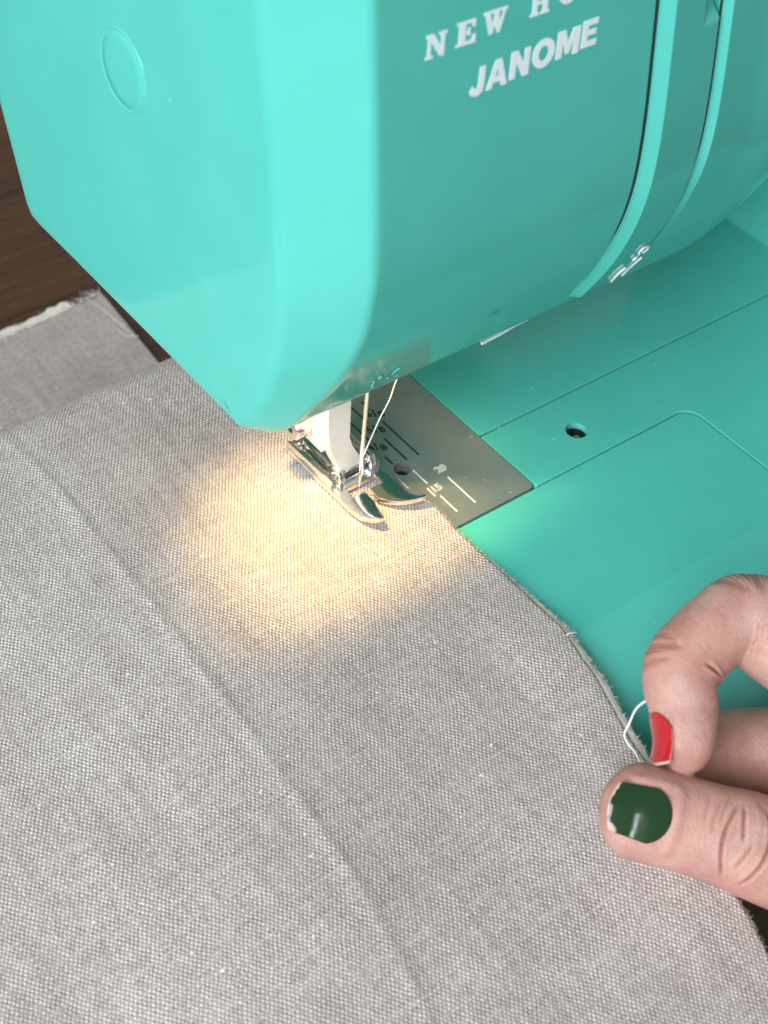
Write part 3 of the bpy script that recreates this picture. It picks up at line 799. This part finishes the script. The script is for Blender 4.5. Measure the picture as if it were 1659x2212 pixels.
# ---- needle thread
nt=[ony(855,825,.0)+ (ony(855,825,0)-ony(830,880,0))*1.3, ony(855,825,0),ony(842,862,0),ony(820,905,-.02),ony(800,950,-.06),ony(789,975,-.08),ony(783,990,-.07),np.array([0.02,-.06,.62]),np.array([0.0,-.02,.35]),np.array([0.0,-.01,.1])]
thr=from_bm('needle_thread',tube(crom(nt,60),.016,8),THREAD,None)
tag(thr,'white sewing thread running down into the needle eye','thread')

# ================================================================== HAND
D0=float((onz(1460,1773,1.08)-CAM)@(-BACK))
print('D0',D0,'px per cm',FPX/D0)
def P3(px,py,dd): return ond(px,py,D0+dd)
class Chain:
    def __init__(s, st, dorsal_fn, n=90, tip_len=.6, tip_pow=2.3):
        """st: px,py,depth offset,half width cm,half thickness cm ; first station is the tip end"""
        A=np.array([[*P3(p[0],p[1],p[2]),p[3],p[4]] for p in st]); s.A=crom(A,n)
        s.c=s.A[:,:3]; s.T=np.gradient(s.c,axis=0); s.T/=np.linalg.norm(s.T,axis=1)[:,None]
        s.s=np.r_[0,np.cumsum(np.linalg.norm(np.diff(s.c,axis=0),axis=1))]
        s.rw=s.A[:,3].copy(); s.rd=s.A[:,4].copy()
        s.D=np.zeros_like(s.c); s.B=np.zeros_like(s.c)
        for i in range(n):
            d=dorsal_fn(s.s[i]/s.s[-1],s.T[i]); d=d-s.T[i]*(d@s.T[i]); d/=np.linalg.norm(d); s.D[i]=d; s.B[i]=np.cross(s.T[i],d)
        f=np.clip(s.s/tip_len,0,1); s.k=(1-(1-f)**tip_pow)**(1/tip_pow)
    def bm(s, b, n=36):
        rings=[]
        for i in range(len(s.c)):
            kk=max(s.k[i],.02)
            rings.append([])
            for j in range(n):
                a=2*math.pi*j/n; ca,sa=math.cos(a),math.sin(a)
                rw,rd=s.rw[i]*kk,s.rd[i]*kk
                pw=.92
                rings[-1].append(b.verts.new(s.c[i]+s.B[i]*rw*math.copysign(abs(sa)**pw,sa)+s.D[i]*rd*math.copysign(abs(ca)**pw,ca)))
        for R0,R1 in zip(rings,rings[1:]):
            for j in range(n): b.faces.new((R0[j],R0[(j+1)%n],R1[(j+1)%n],R1[j]))
        b.faces.new(rings[0][::-1]); b.faces.new(rings[-1])
nd=lambda v: np.array(v)/np.linalg.norm(v)
thumb_up=nd(BACK*.97+UP*.12-RIGHT*.0)
thumb=Chain([(1294,1731,.0,.62,.46),(1330,1740,-.02,.79,.58),(1380,1753,-.03,.87,.64),(1430,1767,-.02,.87,.67),(1490,1784,0,.86,.70),(1545,1800,0,.87,.74),
             (1600,1817,.0,.92,.78),(1660,1840,.05,.95,.80),(1740,1872,.15,.98,.84),(1840,1915,.3,1.1,.95),(1960,1975,.5,1.4,1.2)],lambda t,T:thumb_up,130,.62,2.2)
Bidx=np.cross(-UP,nd(-RIGHT*.97+BACK*.22))
def idx_d(t,T):
    d=np.cross(Bidx,T); 
    return d if d@(-RIGHT+UP*.6)>0 else -d
index=Chain([(1466,1672,.10,.40,.36),(1475,1640,.14,.50,.46),(1480,1590,.20,.56,.53),(1478,1530,.30,.62,.60),(1469,1480,.42,.67,.66),(1478,1435,.55,.69,.71),(1516,1390,.70,.69,.71),
             (1562,1352,.85,.72,.74),(1600,1335,.95,.80,.82),(1645,1350,.95,.86,.90),(1710,1390,.85,.88,.94),(1800,1450,.75,.92,.98),(1920,1540,.7,1.05,1.05)],idx_d,130,.55,2.2)
mid_up=nd(BACK*.5+UP*.8)
middle=Chain([(1425,1650,2.3,.46,.44),(1455,1640,2.3,.62,.60),(1500,1630,2.3,.74,.72),(1590,1624,2.3,.82,.80),(1690,1626,2.2,.88,.86),(1800,1630,1.9,.94,.94),(1930,1650,1.2,1.0,1.0)],lambda t,T:mid_up,80,.5)
ring=Chain([(1500,1745,2.9,.5,.48),(1560,1742,2.95,.64,.6),(1650,1735,2.95,.70,.7),(1780,1725,2.7,.8,.8),(1930,1730,1.7,.95,.95)],lambda t,T:mid_up,60,.5)
palm=Chain([(1850,1460,.6,.9,.9),(1900,1560,.8,1.3,1.5),(1950,1700,.9,1.5,2.3),(1990,1840,.8,1.5,2.2),(2020,1960,.8,1.4,1.6)],lambda t,T:RIGHT,50,.9)
wrist=Chain([(1900,1700,.9,1.5,1.5),(2050,1780,1.0,2.0,1.8),(2250,1880,1.2,2.3,1.9),(2600,2040,1.6,2.5,2.0)],lambda t,T:BACK,50,.9)
hand=empty('hand',P3(1460,1860,.6)); tag(hand,'hand with chipped green thumbnail and red index nail pinching a thread at the fabric edge','hand')
def build_hand():
    b=bmesh.new()
    for c in (thumb,index,middle,ring,palm,wrist): c.bm(b)
    bmesh.ops.recalc_face_normals(b,faces=b.faces)
    me=bpy.data.meshes.new('tmp'); b.to_mesh(me); b.free()
    o=bpy.data.objects.new('tmp',me); scene.collection.objects.link(o)
    md=o.modifiers.new('r','REMESH'); md.mode='VOXEL'; md.voxel_size=.028; md.adaptivity=0
    m2=o.modifiers.new('s','SMOOTH'); m2.factor=.5; m2.iterations=7
    dg=bpy.context.evaluated_depsgraph_get(); me2=bpy.data.meshes.new_from_object(o.evaluated_get(dg)); bpy.data.objects.remove(o)
    n=len(me2.vertices); co=np.zeros(n*3); me2.vertices.foreach_get('co',co); co=co.reshape(-1,3)
    no=np.zeros(n*3); me2.vertices.foreach_get('normal',no); no=no.reshape(-1,3)
    disp=np.zeros(n); flush_shade=np.zeros(n)
    def coords(ch):
        best=np.full(n,1e9); idx=np.zeros(n,int)
        for i in range(len(ch.c)):
            d=((co-ch.c[i])**2).sum(1); m=d<best; best[m]=d[m]; idx[m]=i
        r=co-ch.c[idx]; sl=ch.s[idx]+(r*ch.T[idx]).sum(1)
        lat=(r*ch.B[idx]).sum(1)/ch.rw[idx]; dor=(r*ch.D[idx]).sum(1)/ch.rd[idx]
        near=np.sqrt(best)<np.maximum(ch.rw,ch.rd)[idx]*1.12
        return sl,lat,dor,near
    def crease(sl,lat,dor,near,s0,curv,depth,w,l0,l1,dmin=.1,tilt=0.0,puff=.35,dsign=1):
        m=near*smooth01((dor*dsign-dmin+.1)/.45)
        x=(sl-s0-curv*lat**2-tilt*lat)/w
        win=smooth01((lat-l0)/.2)*smooth01((l1-lat)/.2)
        k=win*m
        disp[:]+= k*depth*1.0*(-np.exp(-x*x)+puff*np.exp(-((np.abs(x)-2.0)/1.1)**2))
        flush_shade[:]=np.maximum(flush_shade,k*.95*np.exp(-(x*1.25)**2)*min(1,depth/.028))  # redder and darker along each fold: crease shade put into the colour
    t=coords(thumb)
    sl,lat,dor,near=t
    # thumb knuckle: two facing arcs, short wrinkles between and around
    K=2.42
    crease(*t,K-.30,.32,.040,.034,-.75,.85)
    crease(*t,K+.42,-.30,.044,.034,-.8,.85)
    crease(*t,K+.03,.05,.030,.032,-.75,.05,tilt=.15)
    crease(*t,K+.17,-.1,.018,.035,-.1,.6,tilt=-.2)
    for k,(ds,cv,dp,l0,l1,tl) in enumerate([(-.52,.3,.012,-.8,.1,.1),(-.68,.25,.010,-.8,-.1,.15),(-.42,.3,.012,-.9,-.2,.1),(.60,-.3,.016,-.9,.3,.0),(.76,-.3,.014,-.9,.1,.05),(.92,-.25,.013,-.9,0,.1),(1.08,-.2,.012,-.9,-.2,.1),(.30,-.2,.012,-.9,-.3,0)]):
        crease(*t,K+ds,cv,dp,.035,l0,l1,tilt=tl)
    # nail fold of the thumb
    disp+= near*(dor>.2)*.030*np.exp(-((sl-1.24)/.10)**2)*smooth01((.75-np.abs(lat))/.2)
    disp+= near*(dor>-.1)*.035*np.exp(-((np.abs(lat)-.68)/.10)**2)*smooth01((1.35-sl)/.2)*smooth01((sl-.25)/.2)
    i_=coords(index); sl,lat,dor,near=i_
    sdip=float(index.s[np.argmin(np.linalg.norm(index.c-P3(1474,1440,.55),axis=1))]); spip=float(index.s[np.argmin(np.linalg.norm(index.c-P3(1605,1335,.95),axis=1))])
    crease(*i_,sdip,.1,.022,.05,-.9,.9); crease(*i_,sdip-.16,.1,.014,.04,-.8,.8); crease(*i_,sdip+.15,-.1,.013,.04,-.8,.8)
    crease(*i_,spip,.1,.02,.06,-.9,.9); crease(*i_,spip-.2,.2,.016,.05,-.9,.9)
    crease(*i_,sdip+.05,0,.07,.07,-1.2,1.2,dmin=.05,dsign=-1,puff=.5); crease(*i_,spip+.0,0,.08,.09,-1.2,1.2,dmin=.05,dsign=-1,puff=.5)
    disp+= near*(dor>.0)*.022*np.exp(-((sl-1.22)/.10)**2)*smooth01((.8-np.abs(lat))/.2)
    disp+= near*(dor>-.2)*.028*np.exp(-((np.abs(lat)-.80)/.12)**2)*smooth01((1.2-sl)/.2)*smooth01((sl-.25)/.2)
    # rosier fingertips
    for ch,cc in ((thumb,t),(index,i_)):
        flush_shade[:]=np.maximum(flush_shade,cc[3]*.12*smooth01((1.1-cc[0])/1.0))
    co=co+no*disp[:,None]
    co=(co-wl(hand))*S
    me2.vertices.foreach_set('co',co.ravel()); me2.update()
    fg=np.where(t[3][:,None],np.stack([t[0],t[1],t[2]],1),np.where(i_[3][:,None],np.stack([i_[0]+9,i_[1],i_[2]],1),np.stack([co[:,0]*100,co[:,1]*100,co[:,2]*100],1)*.4))
    fat=me2.attributes.new('fing','FLOAT_VECTOR','POINT'); fat.data.foreach_set('vector',fg.astype(np.float32).ravel())
    at=me2.attributes.new('flush_shade','FLOAT','POINT'); at.data.foreach_set('value',flush_shade.astype(np.float32))
    me2.name='skin'
    o=mko('skin',me2,SKIN,hand)
    return o
skin=build_hand()
def nail_patch(name, ch, s0, s1, hw, h_tip, h_base, mat, parent, lift, lat0=0.0, flat=.78, chip=None, thick=.028, grow=0.0, nu=26, nv=22, sq=3.2, tipround=.10):
    """curved plate lying on a fingertip: s0 is the free edge, s1 the cuticle"""
    pos=[];F=[]
    for i in range(nv):
        a=i/(nv-1)
        for j in range(nu):
            l=-1+2*j/(nu-1)
            se0=s0-grow+tipround*l*l+(chip(l) if chip else 0)
            cut=s1-.42*(s1-s0)*(1-math.sqrt(1-.93*l*l))
            sv=se0+(cut-se0)*a
            q=np.interp(sv,ch.s,np.arange(len(ch.s))); i0=int(q); f=q-i0; i1=min(i0+1,len(ch.s)-1)
            L=lambda A:A[i0]*(1-f)+A[i1]*f
            c,D,B=L(ch.c),L(ch.D),L(ch.B)
            w=hw*(1-.10*(1-a))
            y=lat0+l*w
            sref=max(sv,.55); q2=np.interp(sref,ch.s,np.arange(len(ch.s))); rd=np.interp(sref,ch.s,ch.rd*ch.k); rw=np.interp(sref,ch.s,ch.rw*ch.k)
            arch=math.sqrt(max(0.02,1-(min(abs(y)/rw*flat,.98))**2))
            hgt=h_tip+(h_base-h_tip)*a
            pos.append(c+B*y+D*(rd*arch+hgt+lift))
    for i in range(nv-1):
        for j in range(nu-1): F.append((i*nu+j,i*nu+j+1,(i+1)*nu+j+1,(i+1)*nu+j))
    o=mk(name,pos,F,mat,parent)
    md=o.modifiers.new('t','SOLIDIFY'); md.thickness=thick*S; md.offset=0
    m2=o.modifiers.new('b','BEVEL'); m2.width=.010*S; m2.segments=2; m2.limit_method='ANGLE'
    return o
def chip_t(l):
    return .012+.012*math.sin(l*9)+.006*math.sin(l*23)+.075*smooth01((l-.60)/.12)+.03*smooth01((-.62-l)/.1)
tn=nail_patch('fingernail',thumb,.105,1.12,.472,-.05,-.035,NAIL,hand,0.03)
nail_patch('nail_polish',thumb,.12,1.15,.49,-.05,-.035,GREEN,tn,.058,chip=chip_t,thick=.02)
tag(tn,'chipped dark green thumbnail')
xn=nail_patch('fingernail',index,.0,1.08,.43,-.04,-.03,NAIL,hand,0.03)
nail_patch('nail_polish',index,.05,1.12,.45,-.04,-.03,RED,xn,.058,thick=.02)
tag(xn,'glossy red index fingernail')

# ---- pulled thread between the fingers and the cloth edge
pt=[P3(1440,1505,.35),P3(1400,1512,.55),P3(1375,1530,.75),P3(1358,1565,.95),P3(1349,1587,1.0),P3(1356,1605,.95),P3(1372,1625,.85),P3(1383,1645,.6),P3(1394,1668,.35)]
pth=from_bm('pulled_thread',twisted(crom(pt,60),.020,.075),THREAD,None)
tag(pth,'loose off-white thread pulled from the fabric edge by the fingers','thread')

# ---- lint and dust on the bed and the plate
b=bmesh.new()
for _ in range(150):
    x=rng.uniform(1.2,11); y=rng.uniform(-7.2,3.0); L=rng.uniform(.01,.05); a=rng.uniform(0,6.28); z=(.016 if x<3.38 and y>-2.1 else bed_z(y)+.004)
    if rng.random()<.75: L*=.35
    d=np.array([math.cos(a),math.sin(a),0]); q=np.array([-d[1],d[0],0]); p=np.array([x,y,z])
    tube([p-d*L,p+q*L*.3*rng.normal(),p+d*L],[.0022,.003,.002],4,b)
tag(from_bm('lint',b,THREAD,machine),kind='stuff')
